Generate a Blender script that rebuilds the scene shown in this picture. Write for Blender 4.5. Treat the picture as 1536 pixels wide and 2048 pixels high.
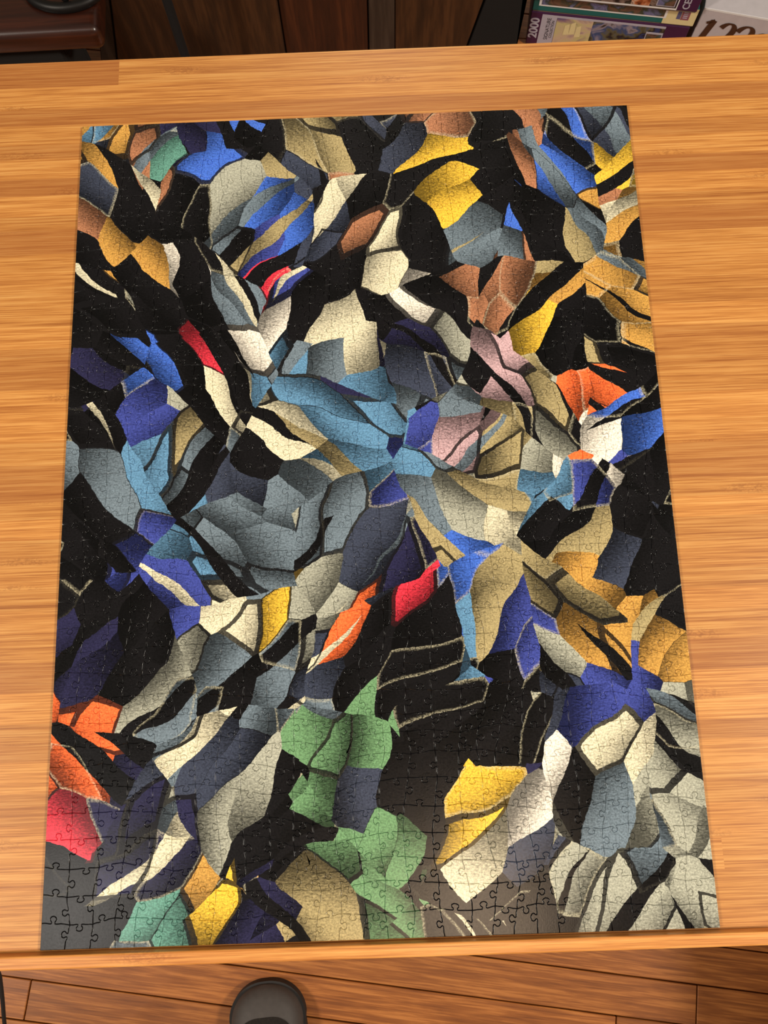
import bpy, bmesh, math, random
from mathutils import Vector, Matrix, noise

for o in list(bpy.data.objects):
    bpy.data.objects.remove(o)
scene = bpy.context.scene
COL = scene.collection
R = math.radians
rng = random.Random(11)

# ------------------------------------------------------------------ camera
F_PX = 1648.7
CAM_LOC = Vector((0.26234, 0.17072, 0.64643))
cam_data = bpy.data.cameras.new('camera')
cam_data.sensor_fit = 'AUTO'
cam_data.sensor_width = 36.0
cam_data.lens = 36.0 * F_PX / 2048.0
cam_data.clip_start = 0.01
cam = bpy.data.objects.new('camera', cam_data)
cam.location = CAM_LOC
cam.rotation_euler = (R(12.525), R(0.763), R(-1.977))
COL.objects.link(cam)
scene.camera = cam

# ------------------------------------------------------------------ world, lamps, exposure
world = bpy.data.worlds.new('room_light')
scene.world = world
world.use_nodes = True
bg = world.node_tree.nodes['Background']
bg.inputs['Color'].default_value = (1.0, 0.86, 0.70, 1)
bg.inputs['Strength'].default_value = 0.14


def area(name, loc, target, size, watts, col):
    d = bpy.data.lights.new(name, 'AREA')
    d.shape = 'DISK'
    d.size = size
    d.energy = watts
    d.color = col
    o = bpy.data.objects.new(name, d)
    o.location = loc
    o.rotation_euler = (Vector(target) - Vector(loc)).to_track_quat('-Z', 'Y').to_euler()
    COL.objects.link(o)
    return o


# warm ceiling fixtures of the room, and one added lamp at the back
LAMP = (1.0, 0.90, 0.77)
area('ceiling_lamp_left', (-1.75, -0.25, 1.62), (0.2, 0.3, 0), 0.36, 34, LAMP)
area('ceiling_lamp_right', (2.15, -0.10, 1.66), (0.3, 0.3, 0), 0.36, 43, LAMP)
area('added_seam_glint_lamp', (0.35, 2.9, 1.66), (0.25, 0.4, 0), 0.20, 9, LAMP)  # added without a known fixture, to raise highlights on the far piece bevels
area('ceiling_lamp_near', (0.44, -0.40, 1.66), (0.25, 0.2, 0), 0.40, 2.8, (1.0, 0.72, 0.48))
area('ceiling_lamp_near_left', (-0.62, -0.36, 1.66), (0.25, 0.2, 0), 0.40, 1.6, (1.0, 0.93, 0.85))

vs = scene.view_settings
vs.view_transform = 'Standard'
vs.look = 'None'
vs.gamma = 1.0
vs.use_curve_mapping = False
vs.exposure = 0.35


# ------------------------------------------------------------------ helpers
def unproject(u, v, axis, val):
    """point of the place seen at a pixel, on the plane axis = val (used for layout measurements)"""
    rot = cam.rotation_euler.to_matrix()
    d = rot @ Vector(((u - 768) / F_PX, (1024 - v) / F_PX, -1))
    t = (val - CAM_LOC[axis]) / d[axis]
    return CAM_LOC + d * t


def lin(c):
    return tuple((x / 255 / 12.92) if x / 255 <= 0.04045 else ((x / 255 + 0.055) / 1.055) ** 2.4 for x in c)


def rgba(c, k=1.0):
    return tuple(min(1.0, x * k) for x in lin(c)) + (1.0,)


class NT:
    """small node-graph writer"""
    def __init__(self, name):
        self.mat = bpy.data.materials.new(name)
        self.mat.use_nodes = True
        self.t = self.mat.node_tree
        self.bsdf = self.t.nodes['Principled BSDF']

    def n(self, typ, **kw):
        nd = self.t.nodes.new(typ)
        for k, v in kw.items():
            setattr(nd, k, v)
        return nd

    def put(self, sock, v):
        if isinstance(v, bpy.types.NodeSocket):
            self.t.links.new(v, sock)
        else:
            sock.default_value = v

    def math(self, op, a, b=0.0, clamp=False):
        nd = self.n('ShaderNodeMath', operation=op, use_clamp=clamp)
        self.put(nd.inputs[0], a)
        self.put(nd.inputs[1], b)
        return nd.outputs[0]

    def vmath(self, op, a, b=(0, 0, 0), scale=None):
        nd = self.n('ShaderNodeVectorMath', operation=op)
        self.put(nd.inputs[0], a)
        self.put(nd.inputs[1], b)
        if scale is not None:
            self.put(nd.inputs['Scale'], scale)
        return nd.outputs['Value'] if op in ('DOT_PRODUCT', 'LENGTH') else nd.outputs['Vector']

    def mix(self, f, a, b, blend='MIX'):
        nd = self.n('ShaderNodeMix', data_type='RGBA', blend_type=blend)
        self.put(nd.inputs[0], f)
        self.put(nd.inputs[6], a)
        self.put(nd.inputs[7], b)
        return nd.outputs[2]

    def noise(self, vec, scale, detail=4, rough=0.55, dist=0.0, dims='3D'):
        nd = self.n('ShaderNodeTexNoise', noise_dimensions=dims)
        self.put(nd.inputs['Vector'], vec)
        nd.inputs['Scale'].default_value = scale
        nd.inputs['Detail'].default_value = detail
        nd.inputs['Roughness'].default_value = rough
        nd.inputs['Distortion'].default_value = dist
        return nd

    def rangemap(self, v, a, b, c=0.0, d=1.0, smooth=False):
        nd = self.n('ShaderNodeMapRange')
        if smooth:
            nd.interpolation_type = 'SMOOTHSTEP'
        self.put(nd.inputs['Value'], v)
        for i, x in zip((1, 2, 3, 4), (a, b, c, d)):
            nd.inputs[i].default_value = x
        return nd.outputs[0]

    def mapping(self, vec, scale=(1, 1, 1), rot=(0, 0, 0), loc=(0, 0, 0)):
        nd = self.n('ShaderNodeMapping')
        self.put(nd.inputs['Vector'], vec)
        nd.inputs['Scale'].default_value = scale
        nd.inputs['Rotation'].default_value = rot
        if isinstance(loc, bpy.types.NodeSocket):
            self.put(nd.inputs['Location'], loc)
        else:
            nd.inputs['Location'].default_value = loc
        return nd.outputs[0]

    def bump(self, h, strength=0.2, dist=0.001):
        nd = self.n('ShaderNodeBump')
        nd.inputs['Strength'].default_value = strength
        nd.inputs['Distance'].default_value = dist
        self.put(nd.inputs['Height'], h)
        self.put(self.bsdf.inputs['Normal'], nd.outputs[0])

    def base(self, c):
        self.put(self.bsdf.inputs['Base Color'], c)

    def set(self, **kw):
        for k, v in kw.items():
            self.put(self.bsdf.inputs[k.replace('_', ' ')], v)


def obj_coords(nt, random_shift=True):
    tc = nt.n('ShaderNodeTexCoord').outputs['Object']
    if not random_shift:
        return tc, None
    inf = nt.n('ShaderNodeObjectInfo')
    sh = nt.n('ShaderNodeCombineXYZ')
    for i, k in enumerate((7.3, 3.1, 5.7)):
        nt.put(sh.inputs[i], nt.math('MULTIPLY', inf.outputs['Random'], k))
    return nt.vmath('ADD', tc, sh.outputs[0]), inf.outputs['Random']


def wood(name, dark, mid, light, along=(5, 130, 130), rough=0.45, vary=0.5, bump=0.05, coat=0.0, fine=3.0):
    """wood whose grain runs along the object's local X"""
    nt = NT(name)
    co, rnd = obj_coords(nt)
    st = nt.mapping(co, scale=along)
    n1 = nt.noise(st, 1.0, 5, 0.6, 0.4).outputs[0]
    st2 = nt.mapping(co, scale=(along[0] * 1.6, along[1] * fine, along[2] * fine))
    n2 = nt.noise(st2, 1.0, 3, 0.6).outputs[0]
    big = nt.noise(co, 5.0, 2).outputs[0]
    g = nt.math('ADD', nt.math('MULTIPLY', n1, 0.62), nt.math('MULTIPLY', n2, 0.38))
    c = nt.mix(nt.rangemap(g, 0.34, 0.60), rgba(dark), rgba(mid))
    c = nt.mix(nt.rangemap(g, 0.50, 0.74), c, rgba(light))
    v = nt.math('ADD', nt.math('MULTIPLY', rnd, 0.7), nt.math('MULTIPLY', big, 0.3))
    k = nt.rangemap(v, 0.0, 1.0, 1.0 - vary * 0.5, 1.0 + vary * 0.5)
    c = nt.vmath('SCALE', c, scale=k)
    nt.base(c)
    nt.set(Roughness=rough, Coat_Weight=coat, Coat_Roughness=0.25)
    nt.bump(g, bump, 0.002)
    return nt.mat


def plain(name, col, rough=0.5, metal=0.0, spot=0.15, scale=60.0, bump=0.0, coat=0.0):
    nt = NT(name)
    tc = nt.n('ShaderNodeTexCoord').outputs['Object']
    nz = nt.noise(tc, scale, 4).outputs[0]
    c = nt.vmath('SCALE', rgba(col)[:3], scale=nt.rangemap(nz, 0.25, 0.75, 1 - spot, 1 + spot))
    nt.base(c)
    nt.set(Roughness=rough, Metallic=metal, Coat_Weight=coat)
    if bump:
        nt.bump(nz, bump, 0.001)
    return nt.mat


def link(o, parent=None):
    COL.objects.link(o)
    if parent is not None:
        o.parent = parent
        o.matrix_parent_inverse = Matrix.Identity(4)
    return o


def empty(name, loc=(0, 0, 0), rotz=0.0, parent=None):
    o = bpy.data.objects.new(name, None)
    o.empty_display_size = 0.05
    o.location = loc
    o.rotation_euler = (0, 0, rotz)
    return link(o, parent)


def tag(o, label=None, cat=None, group=None, kind=None):
    if label:
        o['label'] = label
    if cat:
        o['category'] = cat
    if group:
        o['group'] = group
    if kind:
        o['kind'] = kind
    return o


def mesh_obj(name, verts, faces, mat, parent=None, loc=(0, 0, 0), rot=(0, 0, 0), smooth=False):
    me = bpy.data.meshes.new(name)
    me.from_pydata([tuple(v) for v in verts], [], faces)
    if smooth:
        me.polygons.foreach_set('use_smooth', [True] * len(me.polygons))
    for m in (mat if isinstance(mat, (list, tuple)) else [mat]):
        me.materials.append(m)
    me.update()
    o = bpy.data.objects.new(name, me)
    o.location = loc
    o.rotation_euler = rot
    return link(o, parent)


def bm_obj(name, bm, mat, parent=None, loc=(0, 0, 0), rot=(0, 0, 0), smooth=False):
    me = bpy.data.meshes.new(name)
    bmesh.ops.recalc_face_normals(bm, faces=bm.faces)
    bm.to_mesh(me)
    bm.free()
    if smooth:
        me.polygons.foreach_set('use_smooth', [True] * len(me.polygons))
    for m in (mat if isinstance(mat, (list, tuple)) else [mat]):
        me.materials.append(m)
    o = bpy.data.objects.new(name, me)
    o.location = loc
    o.rotation_euler = rot
    return link(o, parent)


def box_bm(x0, x1, y0, y1, z0, z1, bevel=0.0, seg=2, bm=None):
    own = bm is None
    bm = bm or bmesh.new()
    r = bmesh.ops.create_cube(bm, size=1.0)
    vsx = r['verts']
    for v in vsx:
        v.co = Vector(((x0 + x1) / 2 + v.co.x * (x1 - x0), (y0 + y1) / 2 + v.co.y * (y1 - y0), (z0 + z1) / 2 + v.co.z * (z1 - z0)))
    if bevel:
        es = list({e for v in vsx for e in v.link_edges})
        bmesh.ops.bevel(bm, geom=es, offset=bevel, segments=seg, profile=0.5, affect='EDGES')
    return bm


def box(name, x0, x1, y0, y1, z0, z1, mat, parent=None, bevel=0.0, loc=(0, 0, 0), rot=(0, 0, 0)):
    return bm_obj(name, box_bm(x0, x1, y0, y1, z0, z1, bevel), mat, parent, loc, rot)


def tube(name, pts, rad, mat, parent=None, seg=10, closed=False):
    """swept round tube through points, as a mesh"""
    pts = [Vector(p) for p in pts]
    # Catmull-Rom refinement
    fine = []
    n = len(pts)
    for i in range(n if closed else n - 1):
        p0 = pts[(i - 1) % n] if closed or i > 0 else pts[0]
        p1, p2 = pts[i], pts[(i + 1) % n]
        p3 = pts[(i + 2) % n] if closed or i + 2 < n else pts[-1]
        for k in range(6):
            t = k / 6
            fine.append(0.5 * ((2 * p1) + (p2 - p0) * t + (2 * p0 - 5 * p1 + 4 * p2 - p3) * t * t + (3 * p1 - p0 - 3 * p2 + p3) * t ** 3))
    if not closed:
        fine.append(pts[-1])
    verts, faces = [], []
    m = len(fine)
    up = Vector((0.31, 0.17, 0.93)).normalized()
    for i, p in enumerate(fine):
        a = fine[(i - 1) % m] if closed or i > 0 else fine[i]
        b = fine[(i + 1) % m] if closed or i < m - 1 else fine[i]
        d = (b - a).normalized()
        s = d.cross(up).normalized()
        u = s.cross(d)
        for k in range(seg):
            an = 2 * math.pi * k / seg
            verts.append(p + (s * math.cos(an) + u * math.sin(an)) * rad)
    for i in range(m if closed else m - 1):
        j = (i + 1) % m
        for k in range(seg):
            k2 = (k + 1) % seg
            faces.append((i * seg + k, i * seg + k2, j * seg + k2, j * seg + k))
    if not closed:
        faces.append(tuple(range(seg))[::-1])
        faces.append(tuple((m - 1) * seg + k for k in range(seg)))
    return mesh_obj(name, verts, faces, mat, parent, smooth=True)


FLOOR_Z = -0.72

# ------------------------------------------------------------------ floor of oak planks
oak = wood('oak_floor', (116, 64, 27), (168, 101, 46), (196, 129, 67), along=(9, 150, 150), rough=0.38, vary=0.35, bump=0.03, coat=0.15)
gapm = plain('floor_underlay', (26, 16, 10), 0.9)
pa = unproject(973, 1915, 2, FLOOR_Z)
pb = unproject(1395, 1970, 2, FLOOR_Z)
pc = unproject(878, 1985, 2, FLOOR_Z)
ang = math.atan2(pb.y - pa.y, pb.x - pa.x)
ex = Vector((math.cos(ang), math.sin(ang), 0))
ey = Vector((-math.sin(ang), math.cos(ang), 0))
PW = abs((pc - pa).dot(ey))
floor = box('floor', -1.6, 2.3, -1.3, 3.2, FLOOR_Z - 0.03, FLOOR_Z - 0.012, gapm)
tag(floor, kind='structure')
joint = (pb - pa).dot(ex)          # a butt joint seen at the lower right
joint2 = (unproject(1233, 2034, 2, FLOOR_Z) - pa).dot(ex)
prng = random.Random(5)
for r in range(-16, int(3.3 / PW)):
    if r == -1:
        cuts = [joint]
    elif r == -2:
        cuts = [joint2]
    else:
        cuts = [prng.uniform(-0.9, 0.9)]
    cuts = [-1.75] + sorted(c + s for c in cuts for s in (-1.05, 0, 0.98) if -1.35 < c + s < 1.35) + [1.65]
    for a, b in zip(cuts[:-1], cuts[1:]):
        L = b - a
        cen = pa + ex * ((a + b) / 2) + ey * ((r + 0.5) * PW)
        g = 0.0009
        p = bm_obj('plank', box_bm(-L / 2 + g, L / 2 - g, -PW / 2 + g, PW / 2 - g, -0.012, 0, 0.0008, 1), oak, floor,
                   loc=(cen.x, cen.y, FLOOR_Z - prng.random() * 0.0004), rot=(0, 0, ang))

wall = box('wall_back', -2.6, 3.2, 3.2, 3.3, FLOOR_Z - 0.03, 1.9, plain('wall_paint', (176, 160, 138), 0.8, spot=0.03))
tag(wall, kind='structure')

# ------------------------------------------------------------------ bamboo table
def bamboo_mat(name, tint=1.0):
    nt = NT(name)
    co, rnd = obj_coords(nt)
    a = nt.noise(nt.mapping(co, scale=(3.5, 260, 30)), 1.0, 5, 0.62, 0.2).outputs[0]
    b = nt.noise(nt.mapping(co, scale=(14, 850, 60)), 1.0, 3, 0.65).outputs[0]
    g = nt.math('ADD', nt.math('MULTIPLY', a, 0.42), nt.math('MULTIPLY', b, 0.58))
    c = nt.mix(nt.rangemap(g, 0.34, 0.52), rgba((158, 92, 36)), rgba((206, 140, 68)))
    c = nt.mix(nt.rangemap(g, 0.50, 0.68), c, rgba((226, 170, 97)))
    # fine dark fibre lines
    hl = nt.noise(nt.mapping(co, scale=(22, 1500, 60)), 1.0, 2, 0.6).outputs[0]
    c = nt.mix(nt.rangemap(hl, 0.60, 0.70, 0.0, 0.6), c, rgba((150, 84, 32)))
    # knuckle marks of the cane, one here and there along a strip
    vo = nt.n('ShaderNodeTexVoronoi', voronoi_dimensions='2D', feature='F1')
    nt.put(vo.inputs['Vector'], nt.mapping(co, scale=(5.0, 26.0, 1)))
    vo.inputs['Scale'].default_value = 1.0
    k1 = nt.rangemap(vo.outputs['Distance'], 0.05, 0.16, 1.0, 0.0, True)
    kn = nt.noise(nt.mapping(co, scale=(240, 420, 30)), 1.0, 2, 0.5, 1.5).outputs[0]
    km = nt.math('MULTIPLY', k1, nt.rangemap(kn, 0.42, 0.62))
    c = nt.mix(nt.math('MULTIPLY', km, 0.45), c, rgba((138, 76, 28)))
    c = nt.mix(nt.rangemap(rnd, 0.0, 0.35, 0.42, 0.0), c, rgba((176, 98, 46)))
    c = nt.vmath('SCALE', c, scale=nt.rangemap(rnd, 0, 1, 0.82 * tint, 1.07 * tint))
    nt.base(c)
    nt.set(Roughness=0.42, Coat_Weight=0.25, Coat_Roughness=0.22)
    nt.bump(g, 0.05, 0.001)
    return nt.mat


bamboo = bamboo_mat('bamboo')
bamboo_pale = bamboo_mat('bamboo_rail', 1.38)
TX0, TX1, TY0, TY1 = -0.30, 0.80, -0.0105, 0.7494
table = tag(empty('bamboo_table', (0.25, 0.37, FLOOR_Z)),
            'bamboo table with a raised front rail carrying the jigsaw puzzle', 'table')
T0 = Vector((0.25, 0.37, FLOOR_Z))


def tl(x, y, z):
    return Vector((x, y, z)) - T0


srng = random.Random(3)
y = TY0 + 0.0092
while y < TY1 - 1e-4:
    w = min(srng.choice((0.014, 0.017, 0.02, 0.023)), TY1 - y)
    if TY1 - (y + w) < 0.008:
        w = TY1 - y
    cx = srng.uniform(-0.1, 0.1)
    parts = [(TX0, TX1)]
    if srng.random() < 0.35:
        m = srng.uniform(0.0, 0.5)
        parts = [(TX0, m), (m, TX1)]
    for a, b in parts:
        o = bm_obj('bamboo_strip', box_bm(-(b - a) / 2, (b - a) / 2, -w / 2, w / 2, -0.018, 0), bamboo, table,
                   loc=tl((a + b) / 2, y + w / 2, 0))
    y += w
rail = box('front_rail', TX0, TX1, -0.0046, 0.0046, -0.020, 0.0100, bamboo_pale, table, 0.0012)
rail.location = tl(0, 0, 0) * 0 + tl(0.0, TY0 + 0.0046, 0)
rail['label'] = 'pale bamboo rail along the front edge'
legm = wood('bamboo_leg', (150, 90, 38), (196, 130, 62), (214, 152, 82), along=(120, 120, 4), rough=0.45)
for lx in (TX0 + 0.03, TX1 - 0.03):
    for ly in (TY0 + 0.045, TY1 - 0.06):
        c = tl(lx, ly, 0)
        o = box('leg', -0.02, 0.02, -0.02, 0.02, FLOOR_Z, -0.018, legm, table, 0.003)
        o.location = c
for ly in (TY0 + 0.045, TY1 - 0.06):
    o = box('apron', TX0 + 0.05, TX1 - 0.05, -0.009, 0.009, -0.085, -0.018, legm, table, 0.002)
    o.location = tl(0, ly, 0)

# ------------------------------------------------------------------ the jigsaw puzzle
PZ_W, PZ_H, PZ_T = 0.489, 0.679, 0.0021
NC, NR = 27, 38

# print: a plain abstract mosaic of colour facets (a stand-in for the pictured painting)
PAL = {
    'K': (13, 12, 14), 'N': (34, 33, 62), 'D': (52, 58, 74), 'S': (98, 112, 122), 'G': (152, 153, 138),
    'L': (200, 194, 166), 'W': (216, 210, 196), 'B': (62, 100, 190), 'U': (56, 66, 138), 'C': (86, 128, 160),
    'T': (86, 134, 120), 'Y': (214, 174, 58), 'O': (180, 136, 66), 'P': (156, 106, 76), 'R': (204, 50, 66),
    'Z': (228, 104, 54), 'E': (96, 134, 94), 'M': (184, 152, 156), 'V': (152, 138, 98),
}
FACETS = ['OPNBKVKDPKPBD', 'DPTBGDKKYKPBY', 'PKKGBDPKYBKPO', 'KOWKUDPLKSPVK', 'KKGSRKKWKPPOO', 'KBKRWLLNGPYKO',
          'NBGLCSNDSMVRK', 'KUVKLCCSMVVZB', 'SCKDSSCUMVGWK', 'KBCSGSLSGVCUK', 'KUUCSGDNBLVDK', 'KKULYGZRBVOVK',
          'NKGSSDKKCUGOO', 'ZGSKSSGKLKDUS', 'ZDSDKEEKGKNLG', 'RNSGKEDKYWKSG', 'KNNOKEEKLDGSG', 'KSTYNVEKKKGGG']
PRINT_GAIN = 1.18


def print_material():
    nt = NT('puzzle_print')
    uv = nt.n('ShaderNodeUVMap', uv_map='UVMap').outputs[0]
    co = nt.mapping(uv, scale=(13, 18, 1))
    wob = nt.noise(co, 0.33, 2, 0.5).outputs['Color']
    wob2 = nt.noise(co, 9.0, 2, 0.5).outputs['Color']
    co_w = nt.vmath('ADD', co, nt.vmath('SCALE', nt.vmath('SUBTRACT', wob, (0.5, 0.5, 0.5)), scale=1.5))
    co_w = nt.vmath('ADD', co_w, nt.vmath('SCALE', nt.vmath('SUBTRACT', wob2, (0.5, 0.5, 0.5)), scale=0.05))
    # three families of shards: leaning left, leaning right and upright, chosen by large patches
    pat = nt.n('ShaderNodeTexVoronoi', voronoi_dimensions='2D', feature='F1')
    nt.put(pat.inputs['Vector'], co_w)
    pat.inputs['Scale'].default_value = 0.42
    psel = nt.n('ShaderNodeSeparateColor')
    nt.put(psel.inputs[0], pat.outputs['Color'])
    th = nt.rangemap(nt.math('GREATER_THAN', psel.outputs[0], 0.5), 0, 1, R(40), R(-52))
    th = nt.math('ADD', th, nt.math('MULTIPLY', nt.math('SUBTRACT', psel.outputs[1], 0.5), 0.5))

    def turn(vec, angle):
        nd = nt.n('ShaderNodeVectorRotate', rotation_type='Z_AXIS')
        nt.put(nd.inputs['Vector'], vec)
        nt.put(nd.inputs['Angle'], angle)
        return nd.outputs[0]

    SC = (0.74, 1.55, 1.0)
    co_s = nt.vmath('MULTIPLY', turn(co_w, th), SC)
    vo = nt.n('ShaderNodeTexVoronoi', voronoi_dimensions='2D', feature='F1')
    nt.put(vo.inputs['Vector'], co_s)
    vo.inputs['Scale'].default_value = 1.0
    vo.inputs['Randomness'].default_value = 0.9
    ve = nt.n('ShaderNodeTexVoronoi', voronoi_dimensions='2D', feature='DISTANCE_TO_EDGE')
    nt.put(ve.inputs['Vector'], co_s)
    ve.inputs['Scale'].default_value = 1.0
    ve.inputs['Randomness'].default_value = 0.9
    centre = turn(nt.vmath('DIVIDE', vo.outputs['Position'], SC), nt.math('MULTIPLY', th, -1.0))
    pos = nt.n('ShaderNodeSeparateXYZ')
    nt.put(pos.inputs[0], centre)
    colr = nt.n('ShaderNodeSeparateColor')
    nt.put(colr.inputs[0], vo.outputs['Color'])
    c = nt.math('MINIMUM', nt.math('MAXIMUM', nt.math('FLOOR', pos.outputs[0]), 0), 12)
    r = nt.math('MINIMUM', nt.math('MAXIMUM', nt.math('FLOOR', pos.outputs[1]), 0), 17)
    idx = nt.math('ADD', nt.math('MULTIPLY', nt.math('SUBTRACT', 17, r), 13), c)
    flat = ''.join(FACETS)
    col = None
    for k in range(0, len(flat), 32):
        chunk = flat[k:k + 32]
        rp = nt.n('ShaderNodeValToRGB')
        cr = rp.color_ramp
        cr.interpolation = 'CONSTANT'
        while len(cr.elements) < len(chunk):
            cr.elements.new(0.5)
        for i, ch in enumerate(chunk):
            cr.elements[i].position = i / 32
        for i, ch in enumerate(chunk):
            cr.elements[i].color = rgba(PAL[ch], PRINT_GAIN)
        nt.put(rp.inputs[0], nt.math('DIVIDE', nt.math('ADD', nt.math('SUBTRACT', idx, float(k)), 0.5), 32.0))
        col = rp.outputs[0] if col is None else nt.mix(nt.math('GREATER_THAN', idx, k - 0.5), col, rp.outputs[0])
    # long thin slats of paint crossing the facets here and there
    co_t = nt.vmath('MULTIPLY', turn(co_w, nt.math('ADD', th, 0.22)), (0.16, 2.6, 1.0))
    vt = nt.n('ShaderNodeTexVoronoi', voronoi_dimensions='2D', feature='F1')
    nt.put(vt.inputs['Vector'], co_t)
    vt.inputs['Scale'].default_value = 1.0
    ts = nt.n('ShaderNodeSeparateColor')
    nt.put(ts.inputs[0], vt.outputs['Color'])
    slat = nt.n('ShaderNodeValToRGB')
    slat.color_ramp.interpolation = 'CONSTANT'
    for k, (p_, c_) in enumerate(((0.0, 'K'), (0.55, 'L'), (0.70, 'S'), (0.80, 'K'), (0.9, 'C'), (0.96, 'V'))):
        e_ = slat.color_ramp.elements[k] if k < 2 else slat.color_ramp.elements.new(p_)
        e_.position = p_
        e_.color = rgba(PAL[c_], PRINT_GAIN)
    nt.put(slat.inputs[0], ts.outputs[1])
    col = nt.mix(nt.math('GREATER_THAN', ts.outputs[0], 0.84), col, slat.outputs[0])
    # each facet is brushed from a darker to a lighter side, in its own direction
    d = nt.vmath('SUBTRACT', co_s, vo.outputs['Position'])
    an = nt.math('MULTIPLY', colr.outputs[0], 6.283)
    di = nt.n('ShaderNodeCombineXYZ')
    nt.put(di.inputs[0], nt.math('COSINE', an))
    nt.put(di.inputs[1], nt.math('SINE', an))
    g = nt.vmath('DOT_PRODUCT', d, di.outputs[0])
    br = nt.noise(nt.mapping(co, scale=(3.0, 9.0, 1), rot=(0, 0, 0.6)), 4.0, 5, 0.65).outputs[0]
    g = nt.math('ADD', g, nt.math('MULTIPLY', nt.math('SUBTRACT', br, 0.5), 1.7))
    col = nt.vmath('SCALE', col, scale=nt.rangemap(g, -0.65, 0.5, 0.20, 1.30, True))
    # fine canvas grain and dry brush
    gr = nt.noise(nt.mapping(uv, scale=(330, 460, 1)), 1.0, 3, 0.7).outputs[0]
    col = nt.vmath('SCALE', col, scale=nt.rangemap(gr, 0.28, 0.72, 0.50, 1.50))
    # pale dry-brushed rims on some facets, dark contour lines between facets
    e = ve.outputs['Distance']
    rim = nt.math('MULTIPLY', nt.rangemap(e, 0.02, 0.07, 1.0, 0.0), nt.math('GREATER_THAN', colr.outputs[1], 0.78))
    rim = nt.math('MULTIPLY', rim, nt.rangemap(gr, 0.38, 0.62))
    col = nt.mix(nt.math('MULTIPLY', rim, 0.7), col, rgba((196, 190, 160), PRINT_GAIN))
    lw = nt.rangemap(colr.outputs[2], 0.68, 1.0, 0.0, 0.14)
    con = nt.math('LESS_THAN', e, lw)
    col = nt.mix(nt.math('MULTIPLY', con, 0.92), col, rgba((18, 17, 19)))
    nt.base(col)
    lum = nt.rangemap(gr, 0.3, 0.7, 0.17, 0.24)
    nt.set(Roughness=lum)
    nt.bsdf.inputs['Specular IOR Level'].default_value = 0.42
    nt.bump(nt.noise(nt.mapping(uv, scale=(420, 583, 1)), 1.0, 2, 0.6).outputs[0], 0.07, 0.0004)
    return nt.mat


pmat = print_material()
card = plain('puzzle_cardboard', (120, 122, 126), 0.85)
PZ_ROT = 0.0
puzzle = tag(empty('jigsaw_puzzle', (PZ_W / 2, PZ_H / 2, 0.0001), PZ_ROT),
             'large completed jigsaw puzzle with a dark multicoloured faceted picture on the bamboo table', 'puzzle')

jr = random.Random(77)
cw, ch = PZ_W / NC, PZ_H / NR
node = {}
for j in range(NR + 1):
    for i in range(NC + 1):
        x, yv = i * cw, j * ch
        nv = noise.noise_vector(Vector((i * 0.24, j * 0.24, 2.7)))
        dx = nv.x * 0.62 * cw * min(1, i / 3, (NC - i) / 3) + jr.uniform(-0.11, 0.11) * cw
        dy = nv.y * 0.66 * ch * min(1, j / 3, (NR - j) / 3) + jr.uniform(-0.11, 0.11) * ch
        if i in (0, NC):
            dx = 0
        if j in (0, NR):
            dy = 0
        node[i, j] = Vector((x + dx, yv + dy))

TAB = [(-0.30, 0.004), (-0.16, -0.012), (-0.092, -0.010), (-0.066, 0.022), (-0.078, 0.062), (-0.118, 0.105), (-0.132, 0.155),
       (-0.108, 0.208), (-0.058, 0.240), (0.0, 0.250)]


def edge_pts(a, b, flat):
    if flat:
        return [a, a.lerp(b, 0.33), a.lerp(b, 0.67), b]
    d = b - a
    n = Vector((-d.y, d.x))
    s = jr.choice((-1, 1))
    c = 0.5 + jr.uniform(-0.09, 0.09)
    kw, kh = jr.uniform(0.88, 1.12), jr.uniform(0.86, 1.08)
    sk = jr.uniform(-0.14, 0.14)
    bow = jr.uniform(-0.03, 0.03)
    ref = cw / d.length
    prof = TAB + [(-t, h) for t, h in TAB[-2::-1]]
    pts = [a]
    for k, (t, h) in enumerate(prof):
        tt = c + t * kw * (ref if 0 < k < len(prof) - 1 else 0.95) + sk * max(h, 0)
        hh = h * kh * ref + bow * 4 * tt * (1 - tt) * (1 if k in (0, len(prof) - 1) else 0.6)
        pts.append(a + d * tt + n * (s * hh))
    pts.append(b)
    return pts


HE, VE = {}, {}
for j in range(NR + 1):
    for i in range(NC):
        HE[i, j] = edge_pts(node[i, j], node[i + 1, j], j in (0, NR))
for i in range(NC + 1):
    for j in range(NR):
        VE[i, j] = edge_pts(node[i, j], node[i, j + 1], i in (0, NC))


def outline(i, j):
    lp = HE[i, j][:-1] + VE[i + 1, j][:-1] + HE[i, j + 1][::-1][:-1] + VE[i, j][::-1][:-1]
    return lp


def inset(lp, dist):
    n = len(lp)
    out = []
    for k in range(n):
        p0, p1, p2 = lp[k - 1], lp[k], lp[(k + 1) % n]
        d1 = (p1 - p0).normalized()
        d2 = (p2 - p1).normalized()
        n1, n2 = Vector((-d1.y, d1.x)), Vector((-d2.y, d2.x))
        m = n1 + n2
        q = m.dot(m)
        m = m * (2.0 / q) if q > 0.5 else m
        out.append(p1 + m * dist)
    return out


RINGS = [(0.00005, 0.0), (0.00005, -0.00060), (0.00015, -0.00027), (0.00028, -0.00009), (0.00043, 0.0)]   # inset, height below the top


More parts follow.
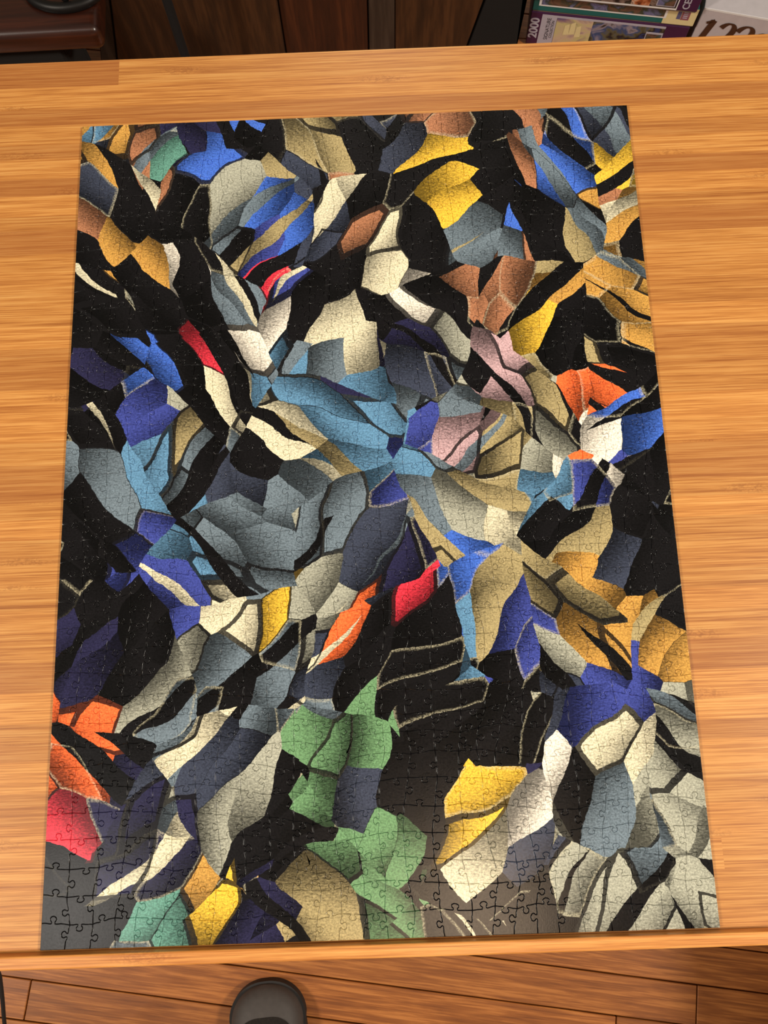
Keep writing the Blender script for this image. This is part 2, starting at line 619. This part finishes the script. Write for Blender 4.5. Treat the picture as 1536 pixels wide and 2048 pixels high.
def piece_geometry(i, j, z0):
    lp = outline(i, j)
    n = len(lp)
    verts, uvs, faces, mats, smooth = [], [], [], [], []
    for k, (ins, dz) in enumerate(RINGS):
        z = 0.0 if k == 0 else PZ_T + dz + z0
        for p in inset(lp, ins):
            verts.append((p.x, p.y, z))
            uvs.append((p.x / PZ_W, p.y / PZ_H))
    for k in range(len(RINGS) - 1):
        for a in range(n):
            b = (a + 1) % n
            faces.append((k * n + a, k * n + b, (k + 1) * n + b, (k + 1) * n + a))
            mats.append(1 if k == 0 else 0)
            smooth.append(k > 0)
    faces.append(tuple(range((len(RINGS) - 1) * n, len(RINGS) * n)))
    mats.append(0)
    smooth.append(False)
    return verts, uvs, faces, mats, smooth


def piece_mesh(name, verts, uvs, faces, mats, smooth):
    me = bpy.data.meshes.new(name)
    me.from_pydata(verts, [], faces)
    me.materials.append(pmat)
    me.materials.append(card)
    me.polygons.foreach_set('material_index', mats)
    me.polygons.foreach_set('use_smooth', smooth)
    uvl = me.uv_layers.new(name='UVMap')
    idx = [0] * len(me.loops)
    me.loops.foreach_get('vertex_index', idx)
    flat = []
    for v in idx:
        flat.extend(uvs[v])
    uvl.data.foreach_set('uv', flat)
    me.update()
    return me


single = [(i, j) for j in range(NR) for i in range(NC)][:300]      # the rows nearest the viewer
single = set(single)
jv, ju, jf, jm, js = [], [], [], [], []
for j in range(NR):
    for i in range(NC):
        z0 = jr.uniform(-0.00009, 0.00009)
        v, u, f, m, s = piece_geometry(i, j, z0)
        if (i, j) in single:
            cx, cy = (i + 0.5) * cw, (j + 0.5) * ch
            v = [(a - cx, b - cy, c) for a, b, c in v]
            o = bpy.data.objects.new('puzzle_piece', piece_mesh('puzzle_piece', v, u, f, m, s))
            o.location = (cx - PZ_W / 2, cy - PZ_H / 2, 0)
            link(o, puzzle)
        else:
            off = len(jv)
            jv += [(a - PZ_W / 2, b - PZ_H / 2, c) for a, b, c in v]
            ju += u
            jf += [tuple(x + off for x in q) for q in f]
            jm += m
            js += s
rest = bpy.data.objects.new('joined_puzzle_pieces', piece_mesh('joined_puzzle_pieces', jv, ju, jf, jm, js))
tag(link(rest, puzzle), 'farther interlocked puzzle pieces', kind='stuff')
# ------------------------------------------------------------------ dark wooden cabinet behind the table
CAB_Y = 1.364
dark_a = wood('walnut_board', (40, 24, 12), (66, 40, 20), (84, 53, 28), along=(70, 70, 5), rough=0.5, vary=0.25, bump=0.04)
dark_b = wood('red_board', (42, 20, 10), (70, 34, 16), (86, 46, 22), along=(80, 80, 4), rough=0.5, vary=0.2, bump=0.04)
dark_c = wood('grey_board', (40, 31, 24), (58, 46, 37), (70, 58, 47), along=(80, 80, 4), rough=0.55, vary=0.1, bump=0.04)
shade_black = plain('painted_shade', (9, 6, 4), 0.95)  # near-black colour that paints in the shade of recesses and below the lid
cab_root = empty('plank_cabinet', (0.2, CAB_Y + 0.15, FLOOR_Z))
tag(cab_root, 'dark brown plank-fronted cabinet behind the table, between the ring-handled chest and the boxes', 'cabinet')
CR = Vector((0.2, CAB_Y + 0.15, FLOOR_Z))
CTOP = -0.18


def cab_board(name, ul0, ul1, ur0, ur1, yoff, mat, thick=0.02, zbot=FLOOR_Z):
    """upright board on the cabinet front: pixel x of its left and right edges at image rows 0 and 100"""
    Y = CAB_Y + yoff
    def edge(u0, u1):
        a, b = unproject(u0, 0, 1, Y), unproject(u1, 100, 1, Y)
        k = (a.x - b.x) / (a.z - b.z)
        return (b.x + (zbot - b.z) * k, b.x + (CTOP - b.z) * k)
    l, r_ = edge(ul0, ul1), edge(ur0, ur1)
    vts = []
    for yy in (Y, Y + thick):
        vts += [Vector((l[0], yy, zbot)), Vector((r_[0], yy, zbot)), Vector((r_[1], yy, CTOP)), Vector((l[1], yy, CTOP))]
    vts = [v - CR for v in vts]
    bm = bmesh.new()
    vv = [bm.verts.new(v) for v in vts]
    for f in ((0, 1, 2, 3), (7, 6, 5, 4), (0, 4, 5, 1), (1, 5, 6, 2), (2, 6, 7, 3), (3, 7, 4, 0)):
        bm.faces.new([vv[k] for k in f])
    bmesh.ops.bevel(bm, geom=list(bm.edges), offset=0.0015, segments=1, affect='EDGES')
    return bm_obj(name, bm, mat, cab_root)


cab_board('plank', 190, 200, 219, 231, 0.004, dark_c)
cab_board('plank', 221, 233, 553, 569, 0.0, dark_a)
cab_board('plank', 556, 572, 735, 737, 0.010, dark_b)
cab_board('plank', 737, 739, 790, 790, 0.006, dark_c)
cab_board('plank', 791, 791, 967, 930, 0.004, dark_a)
l_, r_ = unproject(200, 50, 1, CAB_Y), unproject(1024, 50, 1, CAB_Y)
box('body', l_.x - CR.x, r_.x - CR.x, -0.105, 0.20, 0.0, CTOP - FLOOR_Z - 0.002, shade_black, cab_root)
box('top', l_.x - CR.x - 0.02, r_.x - CR.x, -0.15, 0.21, CTOP - FLOOR_Z, CTOP - FLOOR_Z + 0.02, dark_a, cab_root, 0.003)
cab_board('plank', 972, 934, 1046, 1033, 0.006, shade_black)  # black board standing in for the shaded recess beside the cabinet

# ------------------------------------------------------------------ chest with a black ring handle
red_lac = wood('chest_wood', (38, 16, 9), (60, 26, 14), (76, 36, 21), along=(4, 60, 60), rough=0.3, vary=0.1, bump=0.03, coat=0.4)
iron = plain('black_iron', (24, 22, 21), 0.45, 0.4, bump=0.1)
Z_LID = -0.46
cn = unproject(207, 94, 2, Z_LID - 0.03)
chest = tag(empty('wooden_chest', (cn.x - 0.27, cn.y + 0.066, FLOOR_Z), R(1.0)),
            'reddish brown wooden chest with a round black ring on its lid, behind the table', 'chest')
lid = bm_obj('lid', box_bm(-0.27, 0.27, -0.066, 0.066, -0.045, 0.0, 0.014, 4), red_lac, chest,
             loc=(0, 0, Z_LID - FLOOR_Z), smooth=True)
for x0, x1, y0, y1 in ((-0.25, 0.185, -0.045, -0.03), (-0.25, 0.185, 0.045, 0.06), (-0.25, -0.235, -0.03, 0.045), (0.17, 0.185, -0.03, 0.045)):
    box('side_panel', x0, x1, y0, y1, 0.0, Z_LID - FLOOR_Z - 0.045, shade_black, chest, 0.002)  # panels coloured near-black, painting in the dark below the lid
ring_c = unproject(133, -20, 2, Z_LID) - Vector((cn.x - 0.27, cn.y + 0.066, FLOOR_Z))
rx = (unproject(208, -34, 2, Z_LID).x - unproject(58, -34, 2, Z_LID).x) / 2
ring_pts = [(ring_c.x + math.cos(2 * math.pi * k / 16) * rx, ring_c.y + math.sin(2 * math.pi * k / 16) * rx * 0.72, Z_LID - FLOOR_Z + 0.006) for k in range(16)]
ringo = tube('ring_handle', ring_pts, 0.0085, iron, chest, 10, True)
bp = unproject(136, 13, 2, Z_LID) - Vector((cn.x - 0.27, cn.y + 0.066, FLOOR_Z))
bm = bmesh.new()
bmesh.ops.create_uvsphere(bm, u_segments=14, v_segments=8, radius=0.007)
bm_obj('boss', bm, iron, ringo, loc=(bp.x, bp.y, Z_LID - FLOOR_Z + 0.014), smooth=True)

# ------------------------------------------------------------------ black upright pole
bl = plain('black_paint', (4, 4, 5), 0.85)
pp = unproject(368, 105, 1, 1.28)
pole = tag(empty('black_pole', (pp.x, 1.28, FLOOR_Z)), 'thin black upright metal pole between the chest and the plank cabinet', 'pole')
tube('shaft', [(0, 0, 0.012), (0, 0, 0.5), (0, 0, 1.0), (0, 0, 1.55)], 0.0078, bl, pole, 14)
bm = bmesh.new()
bmesh.ops.create_cone(bm, cap_ends=True, segments=32, radius1=0.05, radius2=0.046, depth=0.012)
bm_obj('base', bm, bl, pole, loc=(0, 0, 0.006))

# ------------------------------------------------------------------ boxes of other puzzles on the floor behind the table
def picture(name, cols, scale, seed, warp=0.6):
    """busy printed picture: blotches of several colours"""
    nt = NT(name)
    tc = nt.n('ShaderNodeTexCoord').outputs['Object']
    co = nt.vmath('ADD', tc, (seed, seed * 1.7, seed * 0.6))
    nz = nt.noise(co, scale, 3, 0.6, warp).outputs[0]
    rp = nt.n('ShaderNodeValToRGB')
    cr = rp.color_ramp
    cr.interpolation = 'LINEAR'
    while len(cr.elements) < len(cols):
        cr.elements.new(0.5)
    for i in range(len(cols)):
        cr.elements[i].position = 0.28 + 0.44 * i / (len(cols) - 1)
    for i, c in enumerate(cols):
        cr.elements[i].color = rgba(c)
    nt.put(rp.inputs[0], nz)
    nt.base(rp.outputs[0])
    nt.set(Roughness=0.35)
    return nt.mat


teal = plain('teal_print', (18, 98, 96), 0.4, spot=0.05)
purple = plain('purple_print', (62, 24, 62), 0.4, spot=0.06)
lav = plain('lavender_print', (176, 172, 186), 0.4, spot=0.05)
white_p = plain('white_print', (226, 226, 226), 0.4, spot=0.03)
cream_p = plain('cream_print', (222, 208, 156), 0.4, spot=0.05)
ink = plain('black_ink', (32, 28, 34), 0.5)
silver = plain('silver_wrap', (190, 185, 190), 0.25, spot=0.06, coat=0.6)
brown_ink = plain('brown_ink', (70, 44, 30), 0.4)
card_side = plain('box_card', (120, 104, 92), 0.7)
sea = picture('harbour_picture', [(24, 26, 40), (40, 56, 104), (30, 28, 30), (96, 92, 70), (50, 74, 120), (150, 140, 150), (40, 34, 28)], 24, 3.1)
sky_p = picture('sunset_picture', [(90, 84, 130), (130, 96, 130), (200, 176, 150), (196, 186, 130), (150, 120, 130), (60, 66, 120)], 16, 8.4)
animal = picture('animal_picture', [(20, 16, 26), (24, 20, 24), (60, 60, 50), (30, 24, 26), (130, 110, 100), (60, 36, 34)], 26, 5.2)
garden = picture('garden_picture', [(60, 60, 70), (110, 110, 150), (50, 66, 54), (110, 80, 64), (40, 36, 40)], 34, 1.3)


def carton(name, label, z0, h, pl, pr, depth, mat, yaw=None, group=None):
    """closed cardboard box whose top front edge runs between two points"""
    d = pr - pl
    yw = math.atan2(d.y, d.x) if yaw is None else yaw
    w = math.hypot(d.x, d.y)
    o = tag(empty(name, (pl.x, pl.y, z0), yw), label, 'box', group)
    box('tray', 0.0015, w - 0.0015, 0.0015, depth - 0.0015, 0.0, h * 0.5, card_side, o)
    box('lid', 0, w, 0, depth, 0.003, h, mat, o, 0.0012)
    return o, w


def panel(par, name, x0, x1, z0, z1, mat, y=0.0, t=0.0004):
    return box(name, x0, x1, y - t, y + 0.0005, z0, z1, mat, par)


def sign(par, name, text, size, x, z, mat, up=False, y=0.0, shear=0.0, bold=0.0, squeeze=1.0):
    cu = bpy.data.curves.new(name, 'FONT')
    cu.body = text
    cu.size = size
    cu.shear = shear
    cu.offset = bold
    cu.extrude = 0.00015
    cu.align_x = 'CENTER'
    cu.align_y = 'CENTER'
    tmp = bpy.data.objects.new(name, cu)
    COL.objects.link(tmp)
    dg = bpy.context.evaluated_depsgraph_get()
    me = bpy.data.meshes.new_from_object(tmp.evaluated_get(dg))
    bpy.data.objects.remove(tmp)
    bpy.data.curves.remove(cu)
    me.materials.clear()
    me.materials.append(mat)
    m = Matrix.Translation((x, y - 0.0005, z)) @ Matrix.Rotation(R(90), 4, 'X') @ Matrix.Rotation(R(90) if up else 0, 4, 'Z') @ Matrix.Diagonal((squeeze, 1, 1, 1))
    me.transform(m)
    return link(bpy.data.objects.new(name, me), par)


HA, HB, HC, HD = 0.078, 0.040, 0.05, 0.115
zA = FLOOR_Z + 0.0005
A, wA = carton('puzzle_box', 'purple-ended puzzle box with a sailing ship picture, bottom of the stack behind the table', zA, HA,
               unproject(1063.5, 23.5, 2, zA + HA), unproject(1380, 56, 2, zA + HA), 0.25, purple)
panel(A, 'logo_panel', wA * 0.072, wA * 0.168, 0.002, HA - 0.003, lav)
panel(A, 'border', wA * 0.168, wA * 0.855, HA - 0.0075, HA - 0.003, lav)
panel(A, 'picture', wA * 0.170, wA * 0.40, 0.002, HA - 0.0075, sky_p)
panel(A, 'picture', wA * 0.40, wA * 0.855, 0.002, HA - 0.0075, sea)
ins = panel(A, 'inset_picture', wA * 0.745, wA * 0.852, 0.020, HA - 0.018, lav, y=-0.0004)
panel(ins, 'photo', wA * 0.751, wA * 0.846, 0.024, HA - 0.022, garden, y=-0.0008)
for k, (fx, zz, hh) in enumerate(((0.225, 0.046, 0.026), (0.262, 0.05, 0.03), (0.30, 0.044, 0.028))):
    x0 = wA * fx                                     # pale sails
    mesh_obj('sail', [(x0, -0.0008, zz - hh / 2), (x0 + 0.011, -0.0008, zz - hh / 2 + 0.002), (x0 + 0.009, -0.0008, zz + hh / 2), (x0 + 0.001, -0.0008, zz + hh / 2 - 0.004)],
             [(0, 1, 2, 3)], cream_p, A)
sign(A, 'number', '2000', 0.0225, wA * 0.036, HA * 0.54, lav, up=True, bold=0.0006, squeeze=1.05)
sign(A, 'lettering', 'SIGNATURE', 0.0102, wA * 0.122, HA * 0.55, ink, up=True, squeeze=0.95)
sign(A, 'lettering', 'COLLECTION', 0.0072, wA * 0.149, HA * 0.55, ink, up=True, squeeze=0.92)

zB = zA + HA + 0.0004
B, wB = carton('puzzle_box', 'thin teal puzzle box with a white-framed picture, middle of the stack behind the table', zB, HB,
               unproject(1063.0, 0, 2, zA + HA) * 0 + unproject(1064.0, 22.5, 2, zB), unproject(1384, 55, 2, zB), 0.25, teal)
panel(B, 'end_panel', wB * 0.805, wB - 0.0002, 0.0035, HB - 0.0005, cream_p)
panel(B, 'frame', wB * 0.035, wB * 0.82, 0.0150, HB - 0.0005, white_p, y=-0.0004)
panel(B, 'picture', wB * 0.05, wB * 0.805, 0.0185, HB - 0.0005, garden, y=-0.0008)
slate_blue = plain('slate_blue_print', (92, 92, 130), 0.4)
mauve = plain('mauve_print', (140, 84, 96), 0.4)
panel(B, 'badge', wB * 0.882, wB * 0.905, 0.016, 0.036, slate_blue, y=-0.0004)
bd = panel(B, 'badge', wB * 0.908, wB * 0.957, 0.015, 0.037, mauve, y=-0.0004)
for k in range(4):
    panel(bd, 'stripe', wB * 0.918, wB * 0.945, 0.019 + k * 0.004, 0.0205 + k * 0.004, lav, y=-0.0008)

zC = zB + HB + 0.0004
pl = unproject(1349, 22.7, 2, zC)
pr = unproject(1392, 27.5, 2, zC)
dC = (unproject(1349, 22.7, 2, zC) - unproject(1122, 0, 2, zC)).normalized()
C_, wC = carton('puzzle_box', 'puzzle box with animal picture and purple end, topmost of the stack of boxes', zC, HC,
                pr - dC * 0.285, pr, 0.25, purple)
panel(C_, 'frame', 0.0005, wC * 0.872, 0.0005 + 0.003, HC - 0.001, white_p)
panel(C_, 'picture', 0.003, wC * 0.865, 0.0075, HC - 0.002, animal, y=-0.0004)
ic = panel(C_, 'inset_picture', wC * 0.74, wC * 0.855, 0.010, HC - 0.006, lav, y=-0.0008)
panel(ic, 'photo', wC * 0.746, wC * 0.849, 0.012, HC - 0.008, garden, y=-0.0012)
fur = picture('orange_fur_picture', [(60, 24, 16), (150, 76, 40), (190, 120, 80), (200, 170, 150), (70, 40, 34)], 60, 2.2)
panel(C_, 'picture_patch', wC * 0.585, wC * 0.70, 0.008, HC - 0.002, fur, y=-0.0008)
sign(C_, 'lettering', 'CEA', 0.017, wC * 0.925, HC * 0.46, lav, up=True, bold=0.0003)

dl = unproject(1409, 15, 2, FLOOR_Z + HD)
dr = unproject(1536, 37.5, 2, FLOOR_Z + HD)
dD = (dr - dl).normalized()
D, wD = carton('puzzle_box', 'large silver-grey plastic-wrapped box with brown digits, right of the stacked puzzle boxes', zA, HD - 0.0005,
               dl, dl + dD * 0.36, 0.26, silver)


def stroke(par, name, pts, widths, mat, y=-0.0008):
    """flat pen stroke of changing width, in the box front's x-z plane"""
    P = [Vector((p[0], p[1])) for p in pts]
    vts, fcs = [], []
    for i, p in enumerate(P):
        a, b = P[max(i - 1, 0)], P[min(i + 1, len(P) - 1)]
        d = (b - a).normalized()
        n = Vector((-d.y, d.x)) * widths[i] / 2
        vts += [(p.x + n.x, y, p.y + n.y), (p.x - n.x, y, p.y - n.y)]
    for i in range(len(P) - 1):
        fcs.append((2 * i, 2 * i + 1, 2 * i + 3, 2 * i + 2))
    return vts, fcs


def digit(par, strokes, x, z, sc, mat):
    vts, fcs = [], []
    for pts, wd in strokes:
        sl = [(x + (px * 0.82 + 0.22 * pz) * sc, z + pz * sc) for px, pz in pts]
        v, f = stroke(par, 'digit', sl, [w * sc for w in wd], mat)
        fcs += [tuple(i + len(vts) for i in q) for q in f]
        vts += v
    return mesh_obj('digit', vts, fcs, mat, par)


def arc(cx, cz, rx, rz, a0, a1, n=14):
    return [(cx + rx * math.cos(R(a0 + (a1 - a0) * k / n)), cz + rz * math.sin(R(a0 + (a1 - a0) * k / n))) for k in range(n + 1)]


def wt(pts, thin, thick):
    """broad-nib pen: thick where the stroke runs steeply"""
    out = []
    for i in range(len(pts)):
        a, b = pts[max(i - 1, 0)], pts[min(i + 1, len(pts) - 1)]
        dx, dz = b[0] - a[0], b[1] - a[1]
        out.append(thin + (thick - thin) * (abs(dz) / (math.hypot(dx, dz) + 1e-9)) ** 1.5)
    return out


def st(pts, thin=0.05, thick=0.15):
    return (pts, wt(pts, thin, thick))


ONE = [st([(0.22, 1.0), (0.22, 0.7), (0.22, 0.3), (0.22, 0.0)]), st([(0.05, 0.90), (0.13, 0.93), (0.24, 1.0)]), st([(0.05, 0.02), (0.22, 0.02), (0.40, 0.02)])]
THREE = [st(arc(0.26, 0.74, 0.20, 0.24, 160, -85)), st(arc(0.25, 0.24, 0.26, 0.27, 85, -160))]
TWO = [st(arc(0.27, 0.72, 0.22, 0.26, 165, -20) + [(0.36, 0.42), (0.16, 0.18), (0.04, 0.04)]), st([(0.03, 0.04), (0.25, 0.04), (0.52, 0.05)], 0.09, 0.1), st([(0.50, 0.02), (0.54, 0.16)], 0.04, 0.05)]
ZERO = [st(arc(0.27, 0.42, 0.25, 0.43, 90, 450, 28))]
ds = 0.074
dz = HD - 0.023 - ds
panel(D, 'edge_strip', 0.002, wD - 0.002, HD - 0.0045, HD - 0.0008, white_p)
for k, (gl, xx) in enumerate(((ONE, -0.003), (THREE, 0.026), (TWO, 0.058), (ZERO, 0.092))):
    digit(D, gl, xx, dz, ds, brown_ink)

# ------------------------------------------------------------------ shoe on the floor in front of the table
shoe_grey = plain('shoe_rubber', (70, 65, 62), 0.65, spot=0.12, scale=120, bump=0.1)
felt = plain('shoe_felt', (30, 24, 19), 0.95, spot=0.5, scale=420, bump=0.6)
tip = unproject(541, 1972, 2, FLOOR_Z + 0.03)
shoe = tag(empty('shoe', (tip.x, tip.y - 0.14, FLOOR_Z), R(4)), 'dark grey round-toed shoe with a dark felt upper on the wooden floor', 'shoe')
ST0 = [(0.0, 0.004, 0.022), (0.004, 0.020, 0.031), (0.012, 0.033, 0.038), (0.026, 0.044, 0.044), (0.05, 0.052, 0.050), (0.085, 0.0545, 0.056),
       (0.12, 0.052, 0.066), (0.155, 0.046, 0.080), (0.19, 0.041, 0.088), (0.23, 0.038, 0.086), (0.262, 0.033, 0.084), (0.276, 0.022, 0.078), (0.281, 0.004, 0.07)]


def shoe_at(t):
    """smooth width and height; t runs 0..1 with stations crowded at toe and heel"""
    sx = 0.281 * (0.5 - 0.5 * math.cos(math.pi * t))
    k = max(i for i in range(len(ST0) - 1) if ST0[i][0] <= sx + 1e-9)
    a, b = ST0[k], ST0[k + 1]
    f = (sx - a[0]) / (b[0] - a[0])
    w = a[1] + (b[1] - a[1]) * f
    h = a[2] + (b[2] - a[2]) * f
    if sx < 0.05:
        q = sx / 0.05
        w = 0.052 * math.sqrt(max(0.0, 1 - (1 - q) ** 2.1)) * 0.97 + 0.003
    return sx, w, h


ST = [shoe_at(k / 48) for k in range(49)]


def loft(name, mat, half, grow, s0, s1, zf, n=24, cap=False, thick=0.0):
    """shell over the shoe form; half(s) is the half-angle covered at distance s from the toe"""
    vts, fcs = [], []
    rows = [shoe_at(math.acos(1 - 2 * min(1.0, max(0.0, v / 0.281))) / math.pi) for v in
            [s0 + (s1 - s0) * (0.5 - 0.5 * math.cos(math.pi * k / 47)) for k in range(48)]]
    for sx, w, h in rows:
        hf = half(sx)
        for k in range(n + 1):
            an = R(90 - hf + 2 * hf * k / n)
            cx, sz = math.cos(an), max(0.0, math.sin(an))
            x = (w + grow) * math.copysign(abs(cx) ** 0.75, cx)
            z = zf + (h - zf + grow) * sz ** 0.8
            vts.append((x, 0.14 - sx, z))
    m = len(rows)
    for q in range(m - 1):
        for k in range(n):
            a = q * (n + 1) + k
            fcs.append((a, a + n + 1, a + n + 2, a + 1))
    if cap:
        fcs.append(tuple(range(n + 1)))
        fcs.append(tuple((m - 1) * (n + 1) + k for k in range(n + 1))[::-1])
    o = mesh_obj(name, vts, fcs, mat, shoe, smooth=True)
    if thick:
        md = o.modifiers.new('thickness', 'SOLIDIFY')
        md.thickness = thick
        md.offset = 1
    return o


loft('upper', shoe_grey, lambda q: 90.0, 0.0, 0.0, 0.281, 0.012, cap=True)
loft('felt_vamp', felt, lambda q: 4 + 46 * math.sqrt(max(0.0, 1 - (1 - min(1.0, (q - 0.036) / 0.05)) ** 2)), 0.0012, 0.036, 0.20, 0.012, thick=0.0015)
bm = bmesh.new()
prof = [(w * 1.06, (0.14 - sx) * 1.022) for sx, w, h in ST]
loop = [(x, yy) for x, yy in prof] + [(-x, yy) for x, yy in prof[::-1]]
lo = [bm.verts.new((x, yy, 0.0)) for x, yy in loop]
hi = [bm.verts.new((x, yy, 0.017)) for x, yy in loop]
bm.faces.new(lo[::-1])
bm.faces.new(hi)
for k in range(len(lo)):
    k2 = (k + 1) % len(lo)
    bm.faces.new((lo[k], lo[k2], hi[k2], hi[k]))
bm_obj('sole', bm, plain('shoe_sole', (34, 31, 30), 0.7), shoe)

# ------------------------------------------------------------------ black cable hanging beside the table
cab_pts = [(-0.09, 0.05, -0.105)]
for u, v, z in ((-8, 1915, -0.16), (0, 1958, -0.24), (5, 2000, -0.32), (9, 2048, -0.40), (16, 2110, -0.50)):
    cab_pts.append(unproject(u, v, 2, z))
q = cab_pts[-1]
cab_pts += [unproject(14, 2230, 2, -0.62), unproject(4, 2330, 2, FLOOR_Z + 0.008), unproject(-90, 2380, 2, FLOOR_Z + 0.003), unproject(-300, 2390, 2, FLOOR_Z + 0.003)]
cable = tube('power_cable', cab_pts, 0.0023, bl, None, 8)
tag(cable, 'thin black cable hanging to the floor at the lower left of the table', 'cable')

# ------------------------------------------------------------------ unseen low bench, added right of the viewer to shade the floor
bench = tag(empty('added_shade_bench', (1.16, -0.40, FLOOR_Z)), 'unseen low dark bench added to shade the floor right of the table front', 'bench')
box('seat', -0.21, 0.21, -0.42, 0.34, 0.435, 0.465, dark_b, bench, 0.004)
for ly in (-0.38, 0.28):
    box('side_panel', -0.19, 0.19, ly, ly + 0.022, 0.0, 0.435, dark_b, bench, 0.003)
box('rail', -0.19, -0.168, -0.358, 0.28, 0.02, 0.435, dark_b, bench, 0.003)
